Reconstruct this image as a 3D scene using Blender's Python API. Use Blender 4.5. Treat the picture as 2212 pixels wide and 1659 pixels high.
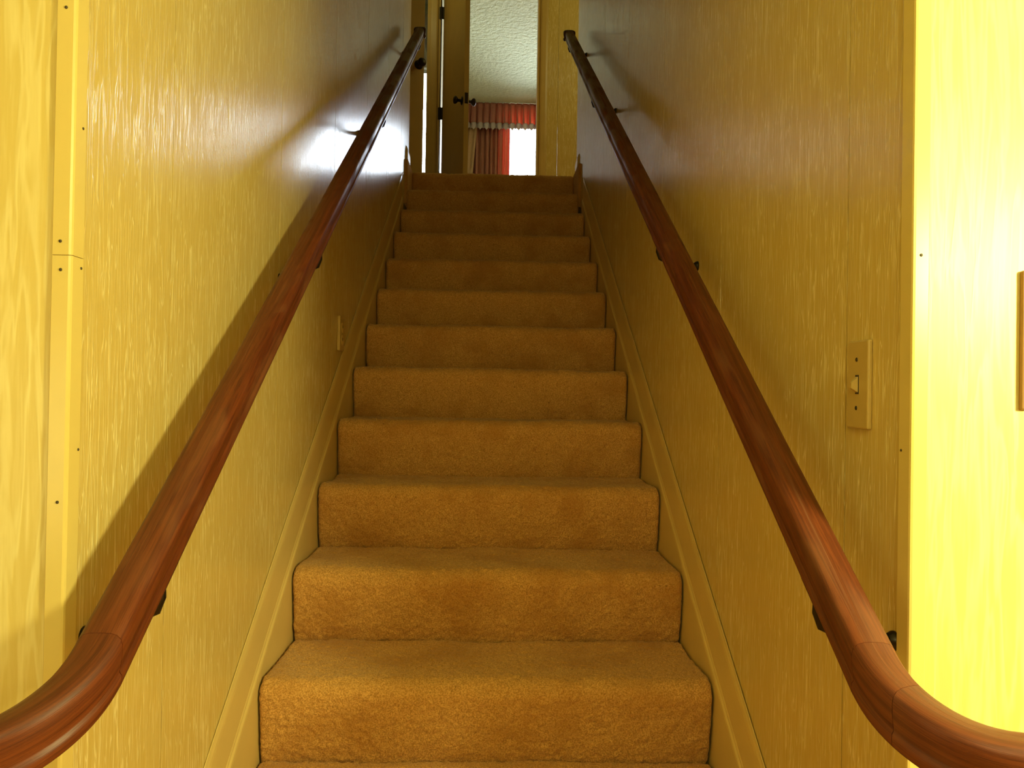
import bpy, math, random
import numpy as np
from mathutils import Matrix, Vector

random.seed(4)
rng = np.random.default_rng(7)
SC = bpy.context.scene
COL = SC.collection
for o in list(bpy.data.objects):
    bpy.data.objects.remove(o, do_unlink=True)

# ------------------------------------------------------------------ camera, sky, lamp and added fill lights, exposure
cam_data = bpy.data.cameras.new('camera')
cam_data.sensor_fit = 'HORIZONTAL'
cam_data.sensor_width = 36.0
cam_data.lens = 36.0 * 1650.0 / 2212.0
cam_data.clip_start = 0.02
cam = bpy.data.objects.new('camera', cam_data)
COL.objects.link(cam)
cam.matrix_world = Matrix(((0.99936, -0.01663, -0.03165, -0.0114),
                           (-0.0318, -0.00866, -0.99946, 0.0),
                           (0.01634, 0.99982, -0.00918, 1.3155),
                           (0, 0, 0, 1)))
SC.camera = cam

world = bpy.data.worlds.new('daylight')
SC.world = world
world.use_nodes = True
bg = world.node_tree.nodes['Background']
bg.inputs[0].default_value = (0.80, 0.90, 1.0, 1)
bg.inputs[1].default_value = 18.0


def area_portal(name, loc, rot, sx, sy):
    d = bpy.data.lights.new(name, 'AREA')
    d.shape = 'RECTANGLE'
    d.size, d.size_y = sx, sy
    d.cycles.is_portal = True
    o = bpy.data.objects.new(name, d)
    o.location, o.rotation_euler = loc, rot
    COL.objects.link(o)


def point_light(name, loc, power, color, radius):
    d = bpy.data.lights.new(name, 'POINT')
    d.energy, d.color, d.shadow_soft_size = power, color, radius
    o = bpy.data.objects.new(name, d)
    o.location = loc
    COL.objects.link(o)


WARM = (1.0, 0.97, 0.42)
point_light('lamp_or_fill', (1.08, 0.20, 1.6), 68, WARM, 0.11)       # table lamp of the lower room, right of the stair opening
point_light('lamp_or_fill', (-0.95, -0.05, 1.2), 5.2, WARM, 0.22)      # added soft fill left of the stair opening, for the right wall
point_light('lamp_or_fill', (0.05, -0.75, 1.95), 22, WARM, 0.22)     # added frontal fill above and behind the camera, no real fixture
point_light('lamp_or_fill', (1.6, 4.9, 4.7), 10, WARM, 0.16)        # added warm fill for the upper hall, no fixture known
point_light('lamp_or_fill', (-0.85, 5.6, 4.7), 2.6, WARM, 0.10)    # added fill that brightens the left casing and the open bedroom door
area_portal('window_portal', (0.735, 10.24, 4.1), (math.radians(-90), 0, 0), 1.25, 1.68)
area_portal('window_portal', (-0.66, 7.78, 3.94), (math.radians(-90), 0, 0), 0.14, 1.2)

SC.view_settings.view_transform = 'Standard'
SC.view_settings.look = 'None'
SC.view_settings.exposure = 0.42
SC.view_settings.gamma = 1.0
SC.view_settings.use_curve_mapping = False

# ------------------------------------------------------------------ measures
D, T, R, Z0 = 1.6459, 0.265, 0.17421, 0.5226      # first visible riser, going, rise, height of its foot
SL = R / T
CAMZ = 1.3155
XW = 0.498                                         # stairwell wall faces at +-XW
YC = 0.900                                         # plane of the walls that face the camera
ZL = Z0 + 12 * R                                   # upper floor
ZC = ZL + 2.44                                     # upper ceiling
YF = 6.36                                          # hall wall with the doorway
YWIN = 10.06                                       # window wall of the far bedroom


def nosing(y):
    return Z0 + (y - (D - T)) * SL


# ------------------------------------------------------------------ materials
def nt(name):
    m = bpy.data.materials.new(name)
    m.use_nodes = True
    t = m.node_tree
    return m, t, t.nodes['Principled BSDF']


def N(t, kind, **kw):
    n = t.nodes.new(kind)
    for k, v in kw.items():
        if k.startswith('i_'):
            n.inputs[k[2:].replace('_', ' ')].default_value = v
        else:
            setattr(n, k, v)
    return n


def math_node(t, op, a, b=None, clamp=False):
    n = N(t, 'ShaderNodeMath', operation=op, use_clamp=clamp)
    for i, v in enumerate((a, b)):
        if v is None:
            continue
        if isinstance(v, (int, float)):
            n.inputs[i].default_value = v
        else:
            t.links.new(v, n.inputs[i])
    return n.outputs[0]


def mix_col(t, fac, a, b, mode='MIX'):
    n = N(t, 'ShaderNodeMix', data_type='RGBA', blend_type=mode)
    for s, v in ((0, fac), (6, a), (7, b)):
        if hasattr(v, 'links') or hasattr(v, 'is_output'):
            t.links.new(v, n.inputs[s])
        elif s == 0:
            n.inputs[0].default_value = v
        else:
            n.inputs[s].default_value = (*v, 1)
    return n.outputs[2]


def noise_at(t, vec, scale=1.0, detail=2.0, rough=0.5, dist=0.0, dim='3D'):
    n = N(t, 'ShaderNodeTexNoise', noise_dimensions=dim)
    n.inputs['Scale'].default_value = scale
    n.inputs['Detail'].default_value = detail
    n.inputs['Roughness'].default_value = rough
    n.inputs['Distortion'].default_value = dist
    t.links.new(vec, n.inputs['Vector'])
    return n.outputs['Fac']


def wall_coords(t, sh, sz):
    """vector (horizontal run along the wall, height) scaled; the run is x + y in the scene"""
    tc = N(t, 'ShaderNodeNewGeometry')
    sep = N(t, 'ShaderNodeSeparateXYZ')
    t.links.new(tc.outputs['Position'], sep.inputs[0])
    h = math_node(t, 'ADD', sep.outputs[0], sep.outputs[1])
    h = math_node(t, 'MULTIPLY', h, sh)
    z = math_node(t, 'MULTIPLY', sep.outputs[2], sz)
    c = N(t, 'ShaderNodeCombineXYZ')
    t.links.new(h, c.inputs[0])
    t.links.new(z, c.inputs[1])
    return c.outputs[0]


def ramp(t, fac, stops):
    n = N(t, 'ShaderNodeMapRange')
    n.clamp = True
    n.interpolation_type = 'SMOOTHSTEP'
    n.inputs['From Min'].default_value, n.inputs['From Max'].default_value = stops[0], stops[1]
    n.inputs['To Min'].default_value, n.inputs['To Max'].default_value = stops[2], stops[3]
    t.links.new(fac, n.inputs['Value'])
    return n.outputs[0]


def bump(t, bsdf, height, strength, dist):
    b = N(t, 'ShaderNodeBump')
    b.inputs['Strength'].default_value = strength
    b.inputs['Distance'].default_value = dist
    t.links.new(height, b.inputs['Height'])
    t.links.new(b.outputs[0], bsdf.inputs['Normal'])


def wallpaper(name, base, light, sh=62.0, sz=4.2, rough=0.33, soft=0.04, bmp=0.35, spec=0.85):
    """papered panelling: thin pale meandering vertical lines on a golden ground, slightly glossy"""
    m, t, p = nt(name)
    v = wall_coords(t, sh, sz)
    n1 = noise_at(t, v, 1.0, 2.5, 0.55, 0.35, '2D')
    a = math_node(t, 'ABSOLUTE', math_node(t, 'SUBTRACT', n1, 0.5))
    line = ramp(t, a, (0.0, soft, 1.0, 0.0))
    v2 = wall_coords(t, sh * 2.7, sz * 2.0)
    n2 = noise_at(t, v2, 1.0, 3.0, 0.6, 0.0, '2D')
    fine = ramp(t, n2, (0.45, 0.68, 0.0, 1.0))
    v3 = wall_coords(t, 5.0, 1.3)
    n3 = noise_at(t, v3, 1.0, 3.0, 0.5, 0.0, '2D')
    fac = math_node(t, 'ADD', math_node(t, 'MULTIPLY', line, 0.75), math_node(t, 'MULTIPLY', fine, 0.28))
    fac = math_node(t, 'MULTIPLY', fac, ramp(t, n3, (0.3, 0.65, 0.55, 1.0)), True)
    c = mix_col(t, fac, base, light)
    t.links.new(c, p.inputs['Base Color'])
    p.inputs['Roughness'].default_value = rough
    p.inputs['Specular IOR Level'].default_value = spec
    hgt = math_node(t, 'ADD', math_node(t, 'MULTIPLY', line, 0.6), math_node(t, 'MULTIPLY', n2, 0.8))
    bump(t, p, hgt, bmp, 0.0012)
    return m


def painted(name, col, rough=0.35, var=0.08, scale=9.0, bmp=0.0):
    m, t, p = nt(name)
    tc = N(t, 'ShaderNodeNewGeometry')
    n = noise_at(t, tc.outputs['Position'], scale, 4.0, 0.55)
    dark = tuple(c * (1 - var * 2) for c in col)
    c = mix_col(t, n, dark, tuple(min(1, c * (1 + var)) for c in col))
    t.links.new(c, p.inputs['Base Color'])
    p.inputs['Roughness'].default_value = rough
    if bmp:
        n2 = noise_at(t, tc.outputs['Position'], scale * 12, 3.0, 0.6)
        bump(t, p, n2, bmp, 0.002)
    return m


def wood(name, dark, mid, light, rough=0.40, wear=0.25):
    """stained oak: grain runs along U (metres) and across V"""
    m, t, p = nt(name)
    uv = N(t, 'ShaderNodeUVMap')
    sep = N(t, 'ShaderNodeSeparateXYZ')
    t.links.new(uv.outputs[0], sep.inputs[0])

    def vec(su, sv):
        c = N(t, 'ShaderNodeCombineXYZ')
        t.links.new(math_node(t, 'MULTIPLY', sep.outputs[0], su), c.inputs[0])
        t.links.new(math_node(t, 'MULTIPLY', sep.outputs[1], sv), c.inputs[1])
        return c.outputs[0]
    g1 = noise_at(t, vec(5, 150), 1.0, 3.0, 0.6, 0.4, '2D')
    g2 = noise_at(t, vec(22, 900), 1.0, 2.0, 0.6, 0.0, '2D')
    big = noise_at(t, vec(6, 14), 1.0, 2.0, 0.5, 0.3, '2D')
    c = mix_col(t, ramp(t, g1, (0.3, 0.7, 0, 1)), dark, mid)
    c = mix_col(t, math_node(t, 'MULTIPLY', ramp(t, g2, (0.56, 0.70, 0, 1)), 0.45), c, tuple(x * 0.45 for x in dark))
    c = mix_col(t, math_node(t, 'MULTIPLY', ramp(t, big, (0.5, 0.72, 0, 1)), wear), c, light)
    t.links.new(c, p.inputs['Base Color'])
    t.links.new(ramp(t, big, (0.4, 0.7, rough, min(1, rough + 0.25))), p.inputs['Roughness'])
    p.inputs['Specular IOR Level'].default_value = 0.35
    bump(t, p, g2, 0.25, 0.0006)
    return m


def carpet_mat(name, dark, col, light):
    m, t, p = nt(name)
    tc = N(t, 'ShaderNodeNewGeometry')
    pos = tc.outputs['Position']
    n1 = noise_at(t, pos, 330.0, 2.0, 0.6)
    n2 = noise_at(t, pos, 7.0, 3.0, 0.55)
    n3 = noise_at(t, pos, 120.0, 3.0, 0.65)
    c = mix_col(t, ramp(t, n1, (0.34, 0.66, 0, 1)), tuple(x * 0.72 for x in col), light)
    c = mix_col(t, math_node(t, 'MULTIPLY', ramp(t, n2, (0.40, 0.72, 0, 1)), 0.55), c, dark)
    c = mix_col(t, math_node(t, 'MULTIPLY', ramp(t, n3, (0.60, 0.74, 0, 1)), 0.55), c, tuple(x * 0.35 for x in dark))
    t.links.new(c, p.inputs['Base Color'])
    p.inputs['Roughness'].default_value = 1.0
    p.inputs['Specular IOR Level'].default_value = 0.05
    p.inputs['Sheen Weight'].default_value = 0.25
    p.inputs['Sheen Roughness'].default_value = 0.5
    p.inputs['Sheen Tint'].default_value = (0.9, 0.75, 0.5, 1)
    bump(t, p, n1, 0.6, 0.003)
    return m


def simple(name, col, rough=0.5, metal=0.0):
    m, t, p = nt(name)
    tc = N(t, 'ShaderNodeNewGeometry')
    n = noise_at(t, tc.outputs['Position'], 60.0, 2.0)
    t.links.new(mix_col(t, n, tuple(c * 0.75 for c in col), col), p.inputs['Base Color'])
    p.inputs['Roughness'].default_value = rough
    p.inputs['Metallic'].default_value = metal
    return m


def fabric(name, col, glow, trans=0.45):
    m = bpy.data.materials.new(name)
    m.use_nodes = True
    t = m.node_tree
    t.nodes.clear()
    out = N(t, 'ShaderNodeOutputMaterial')
    tc = N(t, 'ShaderNodeNewGeometry')
    n = noise_at(t, tc.outputs['Position'], 35.0, 4.0, 0.6)
    c = mix_col(t, n, tuple(x * 0.7 for x in col), col)
    d = N(t, 'ShaderNodeBsdfDiffuse')
    tr = N(t, 'ShaderNodeBsdfTranslucent')
    tr.inputs[0].default_value = (*glow, 1)
    t.links.new(c, d.inputs[0])
    mx = N(t, 'ShaderNodeMixShader')
    mx.inputs[0].default_value = trans
    t.links.new(d.outputs[0], mx.inputs[1])
    t.links.new(tr.outputs[0], mx.inputs[2])
    t.links.new(mx.outputs[0], out.inputs[0])
    return m


def glass_mat():
    m = bpy.data.materials.new('window_glass')
    m.use_nodes = True
    t = m.node_tree
    t.nodes.clear()
    out = N(t, 'ShaderNodeOutputMaterial')
    tr = N(t, 'ShaderNodeBsdfTransparent')
    gl = N(t, 'ShaderNodeBsdfGlossy')
    gl.inputs['Roughness'].default_value = 0.02
    fr = N(t, 'ShaderNodeFresnel')
    mx = N(t, 'ShaderNodeMixShader')
    t.links.new(fr.outputs[0], mx.inputs[0])
    t.links.new(tr.outputs[0], mx.inputs[1])
    t.links.new(gl.outputs[0], mx.inputs[2])
    t.links.new(mx.outputs[0], out.inputs[0])
    return m


def ceiling_mat(name, col):
    m, t, p = nt(name)
    tc = N(t, 'ShaderNodeNewGeometry')
    n = noise_at(t, tc.outputs['Position'], 22.0, 4.0, 0.6)
    t.links.new(mix_col(t, n, tuple(c * 0.85 for c in col), col), p.inputs['Base Color'])
    p.inputs['Roughness'].default_value = 0.75
    bump(t, p, n, 1.0, 0.03)
    return m


M = {}
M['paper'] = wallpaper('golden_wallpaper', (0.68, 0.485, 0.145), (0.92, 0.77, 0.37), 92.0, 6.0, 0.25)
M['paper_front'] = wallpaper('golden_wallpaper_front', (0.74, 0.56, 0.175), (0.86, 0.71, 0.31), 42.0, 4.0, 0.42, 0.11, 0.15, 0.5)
M['trim'] = painted('yellow_gloss_paint', (0.78, 0.59, 0.19), 0.28, 0.05)
M['skirt'] = painted('cream_gloss_paint', (0.76, 0.55, 0.20), 0.32, 0.06)
M['plate'] = painted('beige_plate_paint', (0.58, 0.40, 0.12), 0.38, 0.05, 40)
M['carpet'] = carpet_mat('tan_cut_pile_carpet', (0.42, 0.175, 0.030), (0.63, 0.305, 0.075), (0.75, 0.41, 0.125))
M['rail'] = wood('stained_oak_rail', (0.090, 0.018, 0.005), (0.158, 0.035, 0.009), (0.25, 0.098, 0.030))
M['rail_cap'] = wood('dark_oak_end', (0.06, 0.02, 0.01), (0.10, 0.035, 0.015), (0.12, 0.05, 0.02))
M['bronze'] = simple('dark_bronze_metal', (0.035, 0.026, 0.018), 0.38, 0.8)
M['nail'] = simple('nail_steel', (0.10, 0.075, 0.04), 0.5, 0.6)
M['door'] = painted('brown_door_varnish', (0.46, 0.30, 0.09), 0.33, 0.10, 6)
M['casing'] = painted('honey_casing_varnish', (0.62, 0.42, 0.13), 0.35, 0.07, 8)
M['frame'] = painted('brown_frame_wood', (0.30, 0.15, 0.04), 0.4, 0.1, 30)
M['mat_board'] = painted('tan_mat_board', (0.45, 0.30, 0.12), 0.7, 0.04, 30)
M['ceiling'] = ceiling_mat('textured_ceiling', (0.64, 0.70, 0.43))
M['plain_wall'] = painted('pale_bedroom_paint', (0.78, 0.74, 0.58), 0.6, 0.04)
M['dark_gap'] = simple('dark_gap', (0.05, 0.035, 0.015), 0.9)
M['valance'] = fabric('rose_valance_cloth', (0.58, 0.29, 0.20), (0.78, 0.20, 0.12), 0.36)
M['valance_hem'] = fabric('grey_fringe_cloth', (0.62, 0.52, 0.42), (0.40, 0.30, 0.25), 0.25)
M['curtain'] = fabric('rust_curtain_cloth', (0.60, 0.30, 0.18), (0.80, 0.22, 0.14), 0.34)
M['curtain_lining'] = fabric('tan_curtain_lining', (0.62, 0.42, 0.20), (0.6, 0.35, 0.15), 0.2)
M['glass'] = glass_mat()
M['sash'] = painted('white_sash_paint', (0.80, 0.78, 0.70), 0.4, 0.03)


# ------------------------------------------------------------------ mesh helpers
def mesh(name, verts, faces, mat, parent=None, smooth=False, uv=None):
    me = bpy.data.meshes.new(name)
    me.from_pydata([tuple(map(float, v)) for v in verts], [], faces)
    me.update()
    if mat:
        me.materials.append(mat)
    if smooth:
        me.polygons.foreach_set('use_smooth', [True] * len(me.polygons))
    if uv is not None:
        lay = me.uv_layers.new(name='UVMap')
        for lp in me.loops:
            lay.data[lp.index].uv = uv[lp.vertex_index]
    o = bpy.data.objects.new(name, me)
    COL.objects.link(o)
    if parent:
        o.parent = parent
        o.matrix_parent_inverse = parent.matrix_basis.inverted()
    return o


def box_vf(x0, x1, y0, y1, z0, z1, bev=0.0):
    x0, x1 = sorted((x0, x1))
    y0, y1 = sorted((y0, y1))
    z0, z1 = sorted((z0, z1))
    if bev <= 0:
        v = [(x, y, z) for z in (z0, z1) for y in (y0, y1) for x in (x0, x1)]
        f = [(0, 2, 3, 1), (4, 5, 7, 6), (0, 1, 5, 4), (2, 6, 7, 3), (0, 4, 6, 2), (1, 3, 7, 5)]
        return v, f
    import bmesh
    bm = bmesh.new()
    bmesh.ops.create_cube(bm, size=1.0)
    for w in bm.verts:
        w.co = Vector(((x0 + x1) / 2 + w.co.x * (x1 - x0), (y0 + y1) / 2 + w.co.y * (y1 - y0), (z0 + z1) / 2 + w.co.z * (z1 - z0)))
    bmesh.ops.bevel(bm, geom=bm.edges[:], offset=bev, segments=2, affect='EDGES', profile=0.5)
    bm.verts.index_update()
    v = [tuple(w.co) for w in bm.verts]
    f = [tuple(w.index for w in fc.verts) for fc in bm.faces]
    bm.free()
    return v, f


def box(name, x0, x1, y0, y1, z0, z1, mat, parent=None, bev=0.0):
    v, f = box_vf(x0, x1, y0, y1, z0, z1, bev)
    return mesh(name, v, f, mat, parent)


def merged(name, parts, mat, parent=None, smooth=False):
    V, F = [], []
    for v, f in parts:
        k = len(V)
        V += list(v)
        F += [tuple(i + k for i in q) for q in f]
    return mesh(name, V, F, mat, parent, smooth)


def loft(rings, cap=True, closed=True):
    n = len(rings[0])
    V = [p for r in rings for p in r]
    F = []
    for i in range(len(rings) - 1):
        for j in range(n if closed else n - 1):
            a, b = i * n + j, i * n + (j + 1) % n
            F.append((a, b, b + n, a + n))
    if cap and closed:
        F.append(tuple(range(n))[::-1])
        F.append(tuple(range((len(rings) - 1) * n, len(rings) * n)))
    return V, F


def lathe_vf(profile, origin, axis, n=20):
    """profile: (distance along axis, radius)"""
    ax = Vector(axis).normalized()
    u = ax.orthogonal().normalized()
    w = ax.cross(u)
    rings = []
    for d, r in profile:
        rings.append([Vector(origin) + ax * d + (u * math.cos(a) + w * math.sin(a)) * max(r, 1e-4)
                      for a in [2 * math.pi * k / n for k in range(n)]])
    return loft(rings)


def tube_vf(pts, rad, n=10):
    pts = [Vector(p) for p in pts]
    rings = []
    for i, p in enumerate(pts):
        d = (pts[min(i + 1, len(pts) - 1)] - pts[max(i - 1, 0)]).normalized()
        side = Vector((0, 1, 0))
        if abs(d.dot(side)) > 0.9:
            side = Vector((1, 0, 0))
        u = d.cross(side).normalized()
        w = d.cross(u)
        r = rad[i] if isinstance(rad, (list, tuple)) else rad
        rings.append([p + (u * math.cos(a) + w * math.sin(a)) * r for a in [2 * math.pi * k / n for k in range(n)]])
    return loft(rings)


def fix_normals(o):
    import bmesh
    bm = bmesh.new()
    bm.from_mesh(o.data)
    bmesh.ops.recalc_face_normals(bm, faces=bm.faces[:])
    bm.to_mesh(o.data)
    bm.free()


def empty(name, loc, label, cat, group=None):
    o = bpy.data.objects.new(name, None)
    o.empty_display_size = 0.05
    o.location = loc
    COL.objects.link(o)
    o['label'], o['category'] = label, cat
    if group:
        o['group'] = group
    return o


def tag(o, label, cat, group=None):
    o['label'], o['category'] = label, cat
    if group:
        o['group'] = group
    return o


def struct(o, label=None, cat=None):
    o['kind'] = 'structure'
    if label:
        o['label'] = label
    if cat:
        o['category'] = cat
    return o


def holder(name, loc, label, cat):
    return struct(empty(name, loc, label, cat))


# ------------------------------------------------------------------ stairwell walls, built of papered panels
def panel_wall(name, side, seams, y0, y1, label):
    """side -1 left, +1 right; the face towards the stair is at side*XW"""
    root = holder(name, (side * XW, y0, 0), label, 'wall')
    b = box('backing', side * (XW + 0.006), side * (XW + 0.12), y0 + 0.121, y1, 0, ZC, M['dark_gap'], root)
    edges = [y0] + list(seams) + [y1]
    for a, c in zip(edges[:-1], edges[1:]):
        g0 = 0.0 if a == y0 else 0.0013
        g1 = 0.0 if c == y1 else 0.0013
        box('panel', side * XW, side * (XW + 0.0058), a + g0, c - g1, 0.0, ZC, M['paper'], root)
    return root


panel_wall('wall_left', -1, (1.18, 1.78, 2.38, 2.98, 3.55, 4.12), YC, 4.49, 'yellow papered panelling on the left side of the stairs')
panel_wall('wall_right', 1, (1.071, 1.665, 2.25, 2.85, 3.46, 4.13), YC, 4.55, 'shaded yellow papered panelling on the right side of the stairs')
# face the ends of the side walls at the landing
for s, ye in ((-1, 4.49), (1, 4.55)):
    struct(box('trim_7' if s < 0 else 'trim_8', s * XW, s * (XW + 0.12), ye, ye + 0.006, ZL, ZC, M['casing']), 'painted end strip of the stair wall at the landing', 'trim')

# walls of the lower room that face the camera
struct(box('wall_front_left', -3.0, -XW - 0.0062, YC, YC + 0.12, 0, 2.44, M['paper_front']), 'yellow papered wall left of the stair opening', 'wall')
struct(box('wall_front_right', XW + 0.0062, 3.0, YC, YC + 0.12, 0, 2.44, M['paper_front']), 'brightly lit yellow wall right of the stair opening', 'wall')
# rest of the lower room (behind and beside the camera)
struct(box('wall_back', -3.1, 3.1, -3.62, -3.5, 0, 2.44, M['paper_front']))
struct(box('wall_west', -3.12, -3.0, -3.5, YC + 0.12, 0, 2.44, M['paper_front']))
struct(box('wall_east', 3.0, 3.12, -3.5, YC + 0.12, 0, 2.44, M['paper_front']))
struct(box('ceiling', -3.1, 3.1, -3.6, 1.60, 2.44, ZL, M['ceiling']))
struct(box('floor', -3.1, 3.1, -3.6, 5.0, -0.05, 0.0, M['carpet']))
struct(box('light_block_under_landing', -0.62, 0.62, 4.60, 4.66, 0, ZL - 0.26, M['plain_wall']))  # added out of view to stop daylight leaking up past the steps
struct(box('wall_bulkhead', -XW, XW, 1.50, 1.60, ZL, ZC, M['paper']))

# ------------------------------------------------------------------ corner mouldings with their nails
def dome_nail(name, loc, axis, r, parent):
    v, f = lathe_vf([(0, r), (0.0006, r * 0.95), (0.0011, r * 0.6), (0.0013, 0.0)], loc, axis, 10)
    return mesh(name, v, f, M['nail'], parent, True)


def corner_moulding(name, side, joints, label, front_w):
    root = holder(name, (side * XW, YC, 0), label, 'trim')
    th = 0.004
    yo, xo = YC - th, side * (XW - th)
    zs = [0.0] + joints + [2.44]
    for a, c in zip(zs[:-1], zs[1:]):
        # L section with a slightly rounded nose, in plan
        x_in = side * (XW + front_w)
        sec = [(x_in, YC), (x_in, yo + 0.0012), (x_in - side * 0.0012, yo), (xo + side * 0.0035, yo), (xo + side * 0.001, yo + 0.001), (xo, yo + 0.0035),
               (xo, YC + 0.0225), (xo + side * 0.001, YC + 0.0235), (side * XW, YC + 0.0235), (side * XW, YC)]
        rings = [[(x, y, z) for x, y in sec] for z in (a + 0.0004, c - 0.0004)]
        o = mesh('moulding_piece', *loft(rings), M['trim'], root)
        fix_normals(o)
    return root


tl = corner_moulding('trim_1', -1, [1.464], 'yellow outside corner moulding left of the stairs, jointed at eye height', 0.019)
for x, z in ((-0.506, 1.751), (-0.507, 1.480), (-0.506, 1.447), (-0.504, 1.179)):
    dome_nail('nail', (x, YC - 0.004, z), (0, -1, 0), 0.0019, tl)
for y, z in ((0.915, 1.617), (0.917, 1.452), (0.919, 1.238)):
    dome_nail('nail', (-XW + 0.004, y, z), (1, 0, 0), 0.0017, tl)
tr_ = corner_moulding('trim_2', 1, [], 'yellow outside corner moulding right of the stairs', 0.0165)
dome_nail('nail', (0.504, YC - 0.004, 1.486), (0, -1, 0), 0.0019, tr_)
dome_nail('nail', (XW - 0.004, 0.917, 1.251), (-1, 0, 0), 0.0017, tr_)

# ------------------------------------------------------------------ skirting along the stairs
def skirt(name, side, gap, label):
    root = holder(name, (side * XW, YC, 0), label, 'trim')
    prof = [(gap, -0.36), (0.012, -0.36), (0.012, 0.006), (0.0112, 0.013), (0.0085, 0.019), (0.0078, 0.024), (0.0068, 0.027),
            (0.0066, 0.118), (0.0058, 0.128), (0.0042, 0.136), (0.0022 + gap, 0.141), (gap, 0.141)]
    cuts = [0.925, 2.62, 4.14] if side < 0 else [0.925, 2.30, 4.16]
    for a, c in zip(cuts[:-1], cuts[1:]):
        ys = np.linspace(a, c - 0.0006, 12)
        rings = []
        for y in ys:
            w = 0.0012 * math.sin(y * 5.0 + side)
            rings.append([(side * (XW - t_), y, max(nosing(y) + h + w, 0.001)) for t_, h in prof])
        o = mesh('skirt_board', *loft(rings), M['skirt'], root)
        fix_normals(o)
    # level end block that meets the landing
    y_end = 4.47 if side < 0 else 4.52
    prof2 = [(0, ZL - 0.20), (0.012, ZL - 0.20), (0.0125, ZL + 0.050), (0.0105, ZL + 0.066), (0.006, ZL + 0.080), (0, ZL + 0.086)]
    rings = [[(side * (XW - t_), y, z) for t_, z in prof2] for y in (4.335 if side < 0 else 4.40, y_end)]
    o = mesh('baseboard_end', *loft(rings), M['skirt'], root)
    fix_normals(o)
    return root


skirt('baseboard_left', -1, 0.0012, 'sloping yellow moulded skirting on the left of the carpeted stairs')
skirt('baseboard_right', 1, 0.0019, 'sloping yellow moulded skirting on the right, gap above it')

# ------------------------------------------------------------------ carpeted stairs
stairs = empty('staircase', (0, D - 3 * T, 0), 'straight flight of tan carpeted stairs between two yellow walls', 'staircase')


def smooth_noise(ny, nx, cell, rg):
    gy, gx = int(ny / cell) + 3, int(nx / cell) + 3
    g = rg.standard_normal((gy, gx))
    yy, xx = np.arange(ny) / cell, np.arange(nx) / cell
    iy, ix = yy.astype(int), xx.astype(int)
    fy, fx = yy - iy, xx - ix
    fy, fx = fy * fy * (3 - 2 * fy), fx * fx * (3 - 2 * fx)
    a = g[iy][:, ix] * (1 - fx) + g[iy][:, ix + 1] * fx
    b = g[iy + 1][:, ix] * (1 - fx) + g[iy + 1][:, ix + 1] * fx
    return a * (1 - fy)[:, None] + b * fy[:, None]


def step_profile(j, last):
    y, z0, z1 = D + j * T, Z0 + j * R, Z0 + (j + 1) * R
    back = y + T if not last else y + 0.5
    pts = [(y + 0.010, z0 - 0.022), (y + 0.002, z0 + 0.002), (y - 0.006, z0 + 0.03), (y - 0.013, z0 + 0.075), (y - 0.018, z0 + 0.110)]
    cy, cz, rr = y + 0.015, z1 - 0.036, 0.036
    for k in range(0, 10):
        a = math.pi - (math.pi / 2) * k / 9
        pts.append((cy + rr * math.cos(a), cz + rr * math.sin(a)))
    pts += [(y + 0.10, z1 - 0.003), (y + 0.17, z1 - 0.004), (back - 0.02, z1 - 0.002), (back - 0.002, z1 - 0.004), (back + 0.008, z1 - 0.014)]
    return np.array(pts)


def carpet_step(j, res, last=False):
    p = step_profile(j, last)
    seg = np.r_[0, np.cumsum(np.hypot(*np.diff(p, axis=0).T))]
    n = int(seg[-1] / res) + 2
    s = np.linspace(0, seg[-1], n)
    y, z = np.interp(s, seg, p[:, 0]), np.interp(s, seg, p[:, 1])
    ty, tz = np.gradient(y), np.gradient(z)
    ln = np.hypot(ty, tz)
    ny_, nz_ = -tz / ln, ty / ln
    hw = 0.4830
    nx = int(2 * hw / res) + 2
    x = np.linspace(-hw, hw, nx)
    rg = np.random.default_rng(50 + j)
    h = smooth_noise(n, nx, 0.0042 / res if res < 0.0042 else 1.0, rg) * 0.0011
    h += smooth_noise(n, nx, max(2, 0.011 / res), rg) * 0.0009
    h += smooth_noise(n, nx, 0.12 / res, rg) * 0.0016
    e = np.clip((hw - np.abs(x)) / 0.012, 0, 1)
    h -= (0.012 * (1 - np.sqrt(np.clip(1 - (1 - e) ** 2, 0, 1))))[None, :]
    xj = smooth_noise(n, nx, 2.0, rg) * 0.0005
    X = np.broadcast_to(x, (n, nx)) + xj
    Y = y[:, None] + ny_[:, None] * h
    Zc = z[:, None] + nz_[:, None] * h
    V = np.stack([X, Y, Zc], -1).reshape(-1, 3)
    i = np.arange(n * nx).reshape(n, nx)
    F = np.stack([i[:-1, :-1], i[:-1, 1:], i[1:, 1:], i[1:, :-1]], -1).reshape(-1, 4)
    me = bpy.data.meshes.new('step')
    me.vertices.add(len(V))
    me.vertices.foreach_set('co', V.ravel())
    me.loops.add(F.size)
    me.loops.foreach_set('vertex_index', F.ravel().astype(np.int32))
    me.polygons.add(len(F))
    me.polygons.foreach_set('loop_start', np.arange(0, F.size, 4, dtype=np.int32))
    me.polygons.foreach_set('use_smooth', np.ones(len(F), bool))
    me.update(calc_edges=True)
    me.validate()
    me.materials.append(M['carpet'])
    o = bpy.data.objects.new('step', me)
    COL.objects.link(o)
    o.parent = stairs
    o.matrix_parent_inverse = stairs.matrix_basis.inverted()
    return o


for j in range(-3, 12):
    carpet_step(j, 0.008 if j < -1 else (0.0034 if j < 3 else (0.0045 if j < 6 else 0.007)), j == 11)
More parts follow.
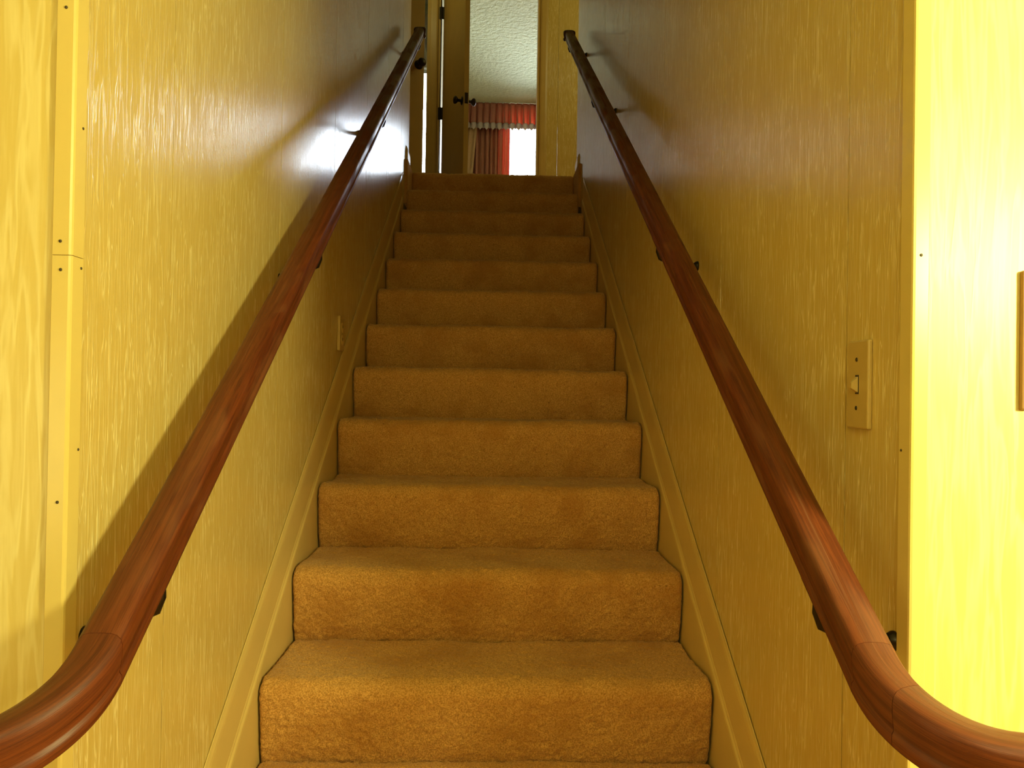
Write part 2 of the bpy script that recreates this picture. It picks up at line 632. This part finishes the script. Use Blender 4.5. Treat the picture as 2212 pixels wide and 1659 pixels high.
# the wooden carriage under the carpet
pts = []
for j in range(-3, 12):
    pts += [(D + j * T + 0.012, Z0 + j * R - 0.012), (D + j * T + 0.012, Z0 + (j + 1) * R - 0.012)]
pts = pts[:-1] + [(D + 11 * T + 0.012, ZL - 0.03), (D + 11 * T + 0.03, ZL - 0.03), (D + 11 * T + 0.03, ZL - 0.45), (D - 3 * T + 0.4, 0.0), (D - 3 * T + 0.012, 0.0)]
V, F = loft([[(x, y, z) for y, z in pts] for x in (-0.4805, 0.4805)])
o = mesh('carriage', V, F, M['dark_gap'], stairs)
fix_normals(o)

# ------------------------------------------------------------------ handrails
RW, RH = 0.048, 0.058
HALF = [(0.0, 0.0), (0.010, -0.0003), (0.0175, -0.0022), (0.0222, -0.0065), (0.0240, -0.013), (0.0238, -0.024), (0.0225, -0.034), (0.0212, -0.0395),
        (0.0216, -0.0415), (0.0236, -0.0440), (0.0240, -0.0480), (0.0236, -0.0540), (0.0215, -0.0578), (0.0, -0.058)]
PROF = HALF + [(-u, v) for u, v in HALF[-2:0:-1]]
PLEN = np.r_[0, np.cumsum([math.hypot(PROF[i + 1][0] - PROF[i][0], PROF[i + 1][1] - PROF[i][1]) for i in range(len(PROF) - 1)])]


def rail_z(y):
    return CAMZ + SL * y - 0.80 + 0.011 * (y - 0.9)


def rail_path(side, xc, yj, rad, lk, n=26):
    """points of the turned foot of the rail: tangent arc in plan, slope easing out to level"""
    slope = SL + 0.011
    L = math.pi * rad / 2
    P_, T_ = [], []

    def z_at(s):
        return rail_z(yj) - (slope * (s - s * s / (2 * L * lk)) if s < L * lk else slope * L * lk / 2)
    for i in range(n + 1):
        a = math.pi / 2 * i / n
        P_.append((xc + side * rad * (1 - math.cos(a)), yj - rad * math.sin(a), z_at(rad * a)))
        T_.append((side * math.sin(a), -math.cos(a)))
    x, y, z = P_[-1]
    for e in (0.03, 0.06, 0.10, 0.16, 0.24, 0.34, 0.46):
        P_.append((x + side * e, y, z_at(L + e)))
        T_.append((side, 0.0))
    return P_, T_


def rail_piece(name, pts, tans, mat, parent, u0=0.0, mirror=1, label=None):
    V, UV, F = [], [], []
    n = len(PROF)
    s = u0
    for i, (p, t_) in enumerate(zip(pts, tans)):
        if i:
            s += math.dist(p, pts[i - 1])
        sx, sy = -t_[1], t_[0]
        for (u, v), pl in zip(PROF, PLEN):
            V.append((p[0] + sx * u, p[1] + sy * u, p[2] + v))
            UV.append((s, pl + u0 * 0.37))
    for i in range(len(pts) - 1):
        for k in range(n):
            a, b = i * n + k, i * n + (k + 1) % n
            F.append((a, b, b + n, a + n))
    F.append(tuple(range(n)))
    F.append(tuple(range((len(pts) - 1) * n, len(pts) * n))[::-1])
    o = mesh(name, V, F, mat, parent, True, UV)
    fix_normals(o)
    o.data.set_sharp_from_angle(angle=math.radians(40))
    if label:
        o['label'] = label
    return o


def handrail(side, xc, yj, rad, lk, y_top, bracket_y, label, splits):
    root = empty('handrail', (xc, yj, rail_z(yj) - 0.03), label, 'handrail')
    ys = np.linspace(y_top, yj + 0.0005, 14)
    rail_piece('rail', [(xc, y, rail_z(y)) for y in ys], [(0, -1)] * len(ys), M['rail'], root, 0.3 if side < 0 else 5.1)
    P_, T_ = rail_path(side, xc, yj, rad, lk)
    cuts = [0] + splits + [len(P_) - 1]
    for q, (a, c) in enumerate(zip(cuts[:-1], cuts[1:])):
        pp = [Vector(p) for p in P_[a:c + 1]]
        if a > 0:
            pp[0] = pp[0] + (pp[1] - pp[0]).normalized() * 0.0006
        else:
            pp[0] = pp[0] + (pp[1] - pp[0]).normalized() * 0.0003
        rail_piece('rail_turn', [tuple(p) for p in pp], T_[a:c + 1], M['rail'], root, 11.0 + 3.3 * q + side)
    # flared cap that closes the top end
    z = rail_z(y_top)
    rings = []
    for dy, sx, sz in ((-0.004, 1.0, 1.0), (0.0, 1.30, 1.04), (0.012, 1.42, 1.08), (0.020, 1.36, 1.05), (0.022, 1.2, 0.95)):
        rings.append([(xc + u * sx, y_top + dy, z + SL * dy + (v + 0.029) * sz - 0.029) for u, v in PROF])
    o = mesh('end_cap', *loft(rings), M['rail_cap'], root, False, [(0.1 * k, 0.01 * (k % len(PROF))) for k in range(len(PROF) * 5)])
    fix_normals(o)
    o['label'] = 'dark end cap at the top of the rail'
    for y in bracket_y:
        zt = rail_z(y)
        mz = 0.130 if side < 0 else 0.116
        br = mesh('bracket', *tube_vf([(side * (XW - 0.004), y, zt - mz), (side * (XW - 0.020), y, zt - mz - 0.001), (side * (XW - 0.040), y, zt - mz + 0.003),
                                       (xc + side * 0.012, y, zt - 0.103), (xc - side * 0.002, y, zt - 0.096), (xc - side * 0.008, y, zt - 0.082), (xc - side * 0.008, y, zt - 0.066)],
                                      [0.009, 0.0075, 0.007, 0.0085, 0.0095, 0.008, 0.007]), M['bronze'], root, True)
        fix_normals(br)
        ro = mesh('wall_rose', *lathe_vf([(0, 0.012), (0.003, 0.012), (0.006, 0.0105), (0.009, 0.009), (0.011, 0.0075)], (side * XW, y, zt - mz), (-side, 0, 0), 20), M['bronze'], br, True)
        fix_normals(ro)
        sd = []
        for dy in (-0.028, -0.02, 0.02, 0.028):
            w = 0.016 if abs(dy) < 0.025 else 0.009
            zz = zt + (SL + 0.011) * dy - 0.0582
            sd.append([(xc - side * 0.006 - w, y + dy, zz), (xc - side * 0.006 + w, y + dy, zz), (xc - side * 0.006 + w * 0.8, y + dy, zz - 0.006), (xc - side * 0.006 - w * 0.8, y + dy, zz - 0.006)])
        sa = mesh('saddle', *loft(sd), M['bronze'], br)
        fix_normals(sa)
    return root


handrail(-1, -0.4155, 0.82, 0.12, 1.0, 4.17, (0.948, 1.782, 2.80, 4.09),
         'reddish brown oak handrail on the left wall, turning left at its foot', [])
handrail(1, 0.410, 0.815, 0.12, 0.8, 4.21, (0.934, 1.854, 3.12, 4.14),
         'reddish brown oak handrail on the right wall, turning right at its foot', [7])

# ------------------------------------------------------------------ switch and outlet plates, picture frame
sw = empty('light_switch', (XW, 1.025, 1.332), 'beige light switch plate on the right wall above the handrail', 'switch')
box('plate', XW - 0.0065, XW, 0.996, 1.054, 1.272, 1.392, M['plate'], sw, 0.0022)
box('toggle_slot', XW - 0.0072, XW - 0.006, 1.0205, 1.0295, 1.319, 1.345, M['dark_gap'], sw)
v = [(XW - 0.0068, 1.0215, 1.321), (XW - 0.0068, 1.0285, 1.321), (XW - 0.0068, 1.0285, 1.343), (XW - 0.0068, 1.0215, 1.343),
     (XW - 0.016, 1.0225, 1.327), (XW - 0.016, 1.0275, 1.327), (XW - 0.016, 1.0275, 1.334), (XW - 0.016, 1.0225, 1.334)]
fix_normals(mesh('toggle', v, [(0, 1, 2, 3), (4, 5, 6, 7), (0, 1, 5, 4), (1, 2, 6, 5), (2, 3, 7, 6), (3, 0, 4, 7)], M['plate'], sw))
for z in (1.366, 1.300):
    fix_normals(mesh('screw', *lathe_vf([(0, 0.0030), (0.0010, 0.0028), (0.0014, 0.0)], (XW - 0.0063, 1.027, z), (-1, 0, 0), 10), M['nail'], sw))

ot = empty('wall_outlet', (-XW, 2.505, 1.493), 'slim pale outlet plate on the left wall just above the skirting', 'outlet')
box('plate', -XW, -XW + 0.010, 2.468, 2.540, 1.437, 1.549, M['plate'], ot, 0.002)
for z in (1.472, 1.513):
    rc = mesh('receptacle', *lathe_vf([(0, 0.0165), (0.0012, 0.016), (0.0014, 0.0)], (-XW + 0.0098, 2.504, z), (1, 0, 0), 20), M['skirt'], ot)
    fix_normals(rc)
    for dy in (-0.006, 0.006):
        box('slot', -XW + 0.0110, -XW + 0.0116, 2.504 + dy - 0.0011, 2.504 + dy + 0.0011, z - 0.002, z + 0.007, M['dark_gap'], rc)
fix_normals(mesh('screw', *lathe_vf([(0, 0.003), (0.0012, 0.0)], (-XW + 0.0098, 2.504, 1.4925), (1, 0, 0), 10), M['nail'], ot))

pf = empty('picture_frame', (0.69, YC, 1.386), 'small brown wooden picture frame on the bright wall at the right edge', 'picture frame')
x0, x1, z0, z1, w = 0.627, 0.747, 1.303, 1.470, 0.011
for a, b, c, d in ((x0, x0 + w, z0, z1), (x1 - w, x1, z0, z1), (x0 + w, x1 - w, z0, z0 + w), (x0 + w, x1 - w, z1 - w, z1)):
    box('frame_bar', a, b, YC - 0.007, YC, c, d, M['frame'], pf, 0.002)
box('mat_board', x0 + w, x1 - w, YC - 0.004, YC - 0.001, z0 + w, z1 - w, M['mat_board'], pf)

# ------------------------------------------------------------------ upper floor: hall
struct(box('floor', -2.6, 3.0, D + 11 * T + 0.45, 10.2, ZL - 0.25, ZL - 0.003, M['carpet']), 'carpeted landing at the head of the stairs', 'floor')
struct(box('floor', -2.6, -0.4812, 4.30, D + 11 * T + 0.452, ZL - 0.25, ZL - 0.003, M['carpet']))
struct(box('floor', 0.4812, 3.0, 4.30, D + 11 * T + 0.452, ZL - 0.25, ZL - 0.003, M['carpet']))
struct(box('ceiling', -2.7, 3.0, 1.5, 10.2, ZC, ZC + 0.1, M['ceiling']), 'pale textured ceiling over the upper floor', 'ceiling')
# hall walls either side, behind the stair walls
struct(box('wall_hall_near_left', -2.6, -XW - 0.12, 4.37, 4.49, ZL, ZC, M['paper']))
struct(box('wall_hall_near_right', XW + 0.12, 3.0, 4.43, 4.55, ZL, ZC, M['paper']))
struct(box('wall_hall_left', -1.32, -1.20, 4.49, 4.80, ZL, ZC, M['paper']))
struct(box('wall_hall_left', -1.32, -1.20, 5.62, YF, ZL, ZC, M['paper']))
struct(box('wall_hall_left', -1.32, -1.20, 4.80, 5.62, ZL + 2.05, ZC, M['paper']))
struct(box('wall_hall_left', -2.6, -2.48, 4.49, YF, ZL, ZC, M['paper']))
struct(box('wall_hall_right', 2.9, 3.02, 4.55, 10.2, ZL, ZC, M['paper']))
# hall end wall with the bedroom doorway and a narrowed light slit
YB = YF + 0.12
OX0, OX1 = -0.452, 0.379          # bedroom doorway
BX0, BX1 = -0.64, -0.563          # slit to the small room, narrowed to cut daylight on the stair wall
HD = ZL + 2.05
struct(box('wall_hall_end', -2.6, BX0, YF, YB, ZL, ZC, M['paper']))
struct(box('wall_hall_end', BX1, OX0, YF, YB, ZL, ZC, M['casing']))
struct(box('wall_hall_end', OX1, 0.534, YF, YB, ZL, ZC, M['paper']), 'papered hall wall right of the far doorway', 'wall')
struct(box('wall_hall_end', 0.536, 3.0, YF, YB, ZL, ZC, M['paper']), 'pale hall wall beside the top of the right handrail', 'wall')
struct(box('wall_hall_end', BX0, BX1, YF, YB, HD, ZC, M['paper']))
struct(box('wall_hall_end', OX0, OX1, YF, YB, HD, ZC, M['paper']))


def casing(name, x0, x1, z1, label):
    prof = [(0.0, 0.0), (0.0, -0.012), (0.012, -0.016), (0.045, -0.013), (0.060, -0.009), (0.062, 0.0)]
    root = holder(name, (x0, YF, ZL), label, 'trim')
    for sgn, x in ((-1, x0), (1, x1)):
        rings = [[(x + sgn * (t_ + 0.004), YF + d, z) for t_, d in prof] for z in (ZL, z1 + 0.066)]
        fix_normals(mesh('casing_side', *loft(rings), M['casing'], root))
        # jamb lining
        box('jamb', x - (0.0 if sgn < 0 else 0.018), x + (0.018 if sgn < 0 else 0.0), YF - 0.002, YB + 0.002, ZL, z1, M['casing'], root)
    rings = [[(x, YF + d, z1 + 0.004 + t_) for t_, d in prof] for x in (x0 - 0.002, x1 + 0.002)]
    fix_normals(mesh('casing_head', *loft(rings), M['casing'], root))
    return root


casing('trim_3', OX0 - 0.018, OX1, HD, 'honey coloured casing round the far bedroom doorway')

# ------------------------------------------------------------------ doors
def knob(parent, base, axis):
    prof = [(0.0, 0.031), (0.004, 0.031), (0.008, 0.026), (0.011, 0.012), (0.030, 0.010), (0.036, 0.016), (0.044, 0.026), (0.054, 0.029), (0.062, 0.026), (0.067, 0.015), (0.068, 0.0)]
    k = mesh('knob', *lathe_vf(prof, base, axis, 24), M['bronze'], parent, True)
    fix_normals(k)
    k['label'] = 'dark bronze round door knob'
    return k


def door_leaf(name, free, hinge, th, zk, label, mat, backset=0.062):
    """free and hinge: plan points of the leaf's centre line"""
    f, h = Vector((*free, 0)), Vector((*hinge, 0))
    d = (h - f).normalized()
    nrm = Vector((d.y, -d.x, 0))
    root = holder(name, (hinge[0], hinge[1], ZL), label, 'door')
    q = [f + nrm * th / 2, f - nrm * th / 2, h - nrm * th / 2, h + nrm * th / 2]
    rings = [[(p.x, p.y, z) for p in q] for z in (ZL + 0.012, ZL + 2.03)]
    fix_normals(mesh('leaf', *loft(rings), mat, root))
    base = f + d * backset
    for s in (1, -1):
        b = base + nrm * s * th / 2
        knob(root, (b.x, b.y, zk), tuple(nrm * s))
    e = f - d * 0.0006
    lp = [e + nrm * 0.0125, e - nrm * 0.0125, e - nrm * 0.0125 + d * 0.002, e + nrm * 0.0125 + d * 0.002]
    fix_normals(mesh('latch_plate', *loft([[(p.x, p.y, z) for p in lp] for z in (zk - 0.04, zk + 0.04)]), M['bronze'], root))
    return root, f, h, d, nrm


r1, f1, h1, d1, n1 = door_leaf('door_1', (-0.2035, 5.60), (-0.412, 6.37), 0.035, 3.462, 'brown bedroom door standing open at the far end of the hall', M['door'])
for z in (ZL + 1.84, ZL + 1.0, ZL + 0.22):
    # butt hinge bridging the gap between jamb and leaf
    merged('hinge', [box_vf(OX0 - 0.012, h1.x + 0.004, 6.347, 6.353, z - 0.05, z + 0.05),
                     lathe_vf([(0, 0.0065), (0.1, 0.0065)], (OX0 + 0.006, 6.346, z - 0.05), (0, 0, 1), 10)], M['bronze'], r1)
r2, f2, h2, d2, n2 = door_leaf('door_2', (-0.489, 5.20), (-1.16, 4.81), 0.035, 3.511, 'brown hall door standing open beside the end of the left stair wall', M['door'], 0.04)

# ------------------------------------------------------------------ small room and far bedroom beyond the hall
struct(box('wall_small_room', -1.62, -1.50, YB, 7.60, ZL, ZC, M['plain_wall']))
struct(box('wall_partition', -0.555, -0.500, YB, 10.2, ZL, ZC, M['plain_wall']))
struct(box('wall_bedroom_right', 2.2, 2.32, YB, 10.2, ZL, ZC, M['plain_wall']))


def wall_with_window(name, x0, x1, y, th, wx0, wx1, wz0, wz1):
    root = holder(name, (x0, y, ZL), 'pale painted wall around the window', 'wall')
    merged('wall_face', [box_vf(x0, wx0, y, y + th, ZL, ZC), box_vf(wx1, x1, y, y + th, ZL, ZC),
                         box_vf(wx0, wx1, y, y + th, ZL, wz0), box_vf(wx0, wx1, y, y + th, wz1, ZC)], M['plain_wall'], root)


def window(name, y, wx0, wx1, wz0, wz1, label):
    root = holder(name, (wx0, y, wz0), label, 'window')
    b = 0.035
    for a, c, e, g in ((wx0, wx0 + b, wz0, wz1), (wx1 - b, wx1, wz0, wz1), (wx0 + b, wx1 - b, wz0, wz0 + b), (wx0 + b, wx1 - b, wz1 - b, wz1)):
        box('sash_bar', a, c, y + 0.05, y + 0.085, e, g, M['sash'], root, 0.003)
    box('pane', wx0 + b, wx1 - b, y + 0.064, y + 0.068, wz0 + b, wz1 - b, M['glass'], root)
    box('sill', wx0 - 0.03, wx1 + 0.03, y - 0.05, y + 0.05, wz0 - 0.03, wz0, M['sash'], root, 0.004)


wall_with_window('wall_window', -0.55, 2.3, YWIN, 0.14, 0.12, 1.35, 3.30, 4.87)
window('window_1', YWIN, 0.12, 1.35, 3.30, 4.87, 'bright bedroom window behind the rust curtain')
wall_with_window('wall_small_window', -1.6, -0.555, 7.60, 0.14, -0.76, -0.60, 3.35, 4.52)
window('window_2', 7.60, -0.76, -0.60, 3.35, 4.52, 'added window that lights the slit past the left hall door')  # window added to make the gap beside the left door bright

# ------------------------------------------------------------------ valance and curtain
va = empty('valance', (0.4, YWIN - 0.15, 4.68), 'rose pleated window valance with a pale fringe under the ceiling', 'valance')


def cloth_sheet(name, x0, x1, ztop, zbot, yf, mat, parent, nx=260, nz=10, zb=None, xs=None):
    V, F = [], []
    for i in range(nz + 1):
        v = i / nz
        for k in range(nx + 1):
            u = k / nx
            x = x0 + (x1 - x0) * u
            bot = zbot if zb is None else zb(x)
            z = ztop + (bot - ztop) * v
            V.append(((x if xs is None else xs(x, v)), yf(x, v), z))
    for i in range(nz):
        for k in range(nx):
            a = i * (nx + 1) + k
            F.append((a, a + 1, a + nx + 2, a + nx + 1))
    o = mesh(name, V, F, mat, parent, True)
    so = o.modifiers.new('thickness', 'SOLIDIFY')
    so.thickness = 0.003
    return o


PL = 0.083


def pleat(x, v):
    # pinched pleats: flat and tight at the heading, flaring to folds below
    ph = (x / PL) % 1.0
    fold = math.exp(-((ph - 0.5) / 0.16) ** 2)
    return YWIN - 0.17 - 0.055 * (1 - fold) * (0.35 + 0.65 * v)


cloth_sheet('pleated_cloth', -0.52, 1.6, 5.045, 4.775, pleat, M['valance'], va, 420, 8)
cloth_sheet('fringe', -0.52, 1.6, 4.777, 4.68, lambda x, v: pleat(x, 1.0) - 0.004, M['valance_hem'], va, 420, 4,
            lambda x: 4.676 + 0.040 * abs(math.sin(math.pi * x / PL)))
for k in range(26):
    xk = -0.52 + PL * (k + 1.0)
    if xk > 1.58:
        break
    rings = []
    for z, wd, dp in ((5.035, 0.010, 0.010), (4.93, 0.013, 0.020), (4.90, 0.015, 0.020), (4.84, 0.026, 0.026), (4.775, 0.034, 0.030)):
        yk = YWIN - 0.228
        rings.append([(xk - wd / 2, yk, z), (xk, yk - dp * 0.6, z), (xk + wd / 2, yk, z), (xk, yk + dp * 0.4, z)])
    fix_normals(mesh('pleat', *loft(rings), M['valance'], va))
box('mounting_board', -0.52, 1.6, YWIN - 0.13, YWIN, 5.02, 5.045, M['sash'], va)

cu = empty('curtain', (-0.08, YWIN - 0.10, 3.4), 'rust red gathered curtain hanging left of the bright window', 'curtain')


def folds(x, v):
    return YWIN - 0.085 + 0.028 * math.sin(x * 2 * math.pi / 0.062 + 0.8 * math.sin(x * 21)) + 0.010 * math.sin(x * 2 * math.pi / 0.021)


cloth_sheet('drape', -0.30, 0.225, 4.80, 2.75, folds, M['curtain'], cu, 260, 12)
cloth_sheet('tied_edge', -0.40, -0.215, 4.80, 2.75, lambda x, v: YWIN - 0.145 + 0.014 * math.sin(x * 2 * math.pi / 0.07), M['curtain_lining'], cu, 60, 16,
            None, lambda x, v: x - 0.17 * v ** 1.1 + 0.01)

# ------------------------------------------------------------------ labels of the remaining pieces of the setting
NAMED = {
    'wall_back': ('yellow papered wall behind the photographer', 'wall'),
    'wall_west': ('yellow papered end wall of the lower room on the left', 'wall'),
    'wall_east': ('yellow papered end wall of the lower room on the right', 'wall'),
    'ceiling': ('pale textured ceiling of the lower room', 'ceiling'),
    'floor': ('tan carpeted floor of the lower room', 'floor'),
    'light_block_under_landing': ('added unseen wall blocking stray daylight below the landing', 'wall'),
    'wall_bulkhead': ('papered bulkhead above the lower end of the stairwell', 'wall'),
    'floor.002': ('carpeted landing strip left of the stairhead', 'floor'),
    'floor.003': ('carpeted landing strip right of the stairhead', 'floor'),
    'wall_hall_near_left': ('papered hall wall behind the left stair wall', 'wall'),
    'wall_hall_near_right': ('papered hall wall behind the right stair wall', 'wall'),
    'wall_hall_left': ('papered pier before the left hall doorway', 'wall'),
    'wall_hall_left.001': ('papered pier after the left hall doorway', 'wall'),
    'wall_hall_left.002': ('papered panel over the left hall doorway', 'wall'),
    'wall_hall_left.003': ('papered wall beyond the left hall doorway', 'wall'),
    'wall_hall_right': ('papered end wall of the upper hall on the right', 'wall'),
    'wall_hall_end': ('papered hall end wall left of the narrow light slit', 'wall'),
    'wall_hall_end.001': ('honey coloured post between the light slit and the far doorway', 'wall'),
    'wall_hall_end.004': ('papered panel over the narrow light slit', 'wall'),
    'wall_hall_end.005': ('papered panel over the far bedroom doorway', 'wall'),
    'wall_small_room': ('plain side wall of the small room past the hall', 'wall'),
    'wall_partition': ('plain partition between small room and bedroom', 'wall'),
    'wall_bedroom_right': ('plain right wall of the far bedroom', 'wall'),
    'wall_small_window': ('pale painted wall around the added slit of window', 'wall'),
}
for n_, (lb, ct) in NAMED.items():
    o = bpy.data.objects[n_]
    assert o.parent is None and o.type in ('MESH', 'EMPTY'), n_
    o['label'], o['category'] = lb, ct
bpy.data.objects['trim_7']['label'] = 'painted end strip of the left stair wall at the landing'
bpy.data.objects['trim_8']['label'] = 'painted end strip of the right stair wall at the landing'
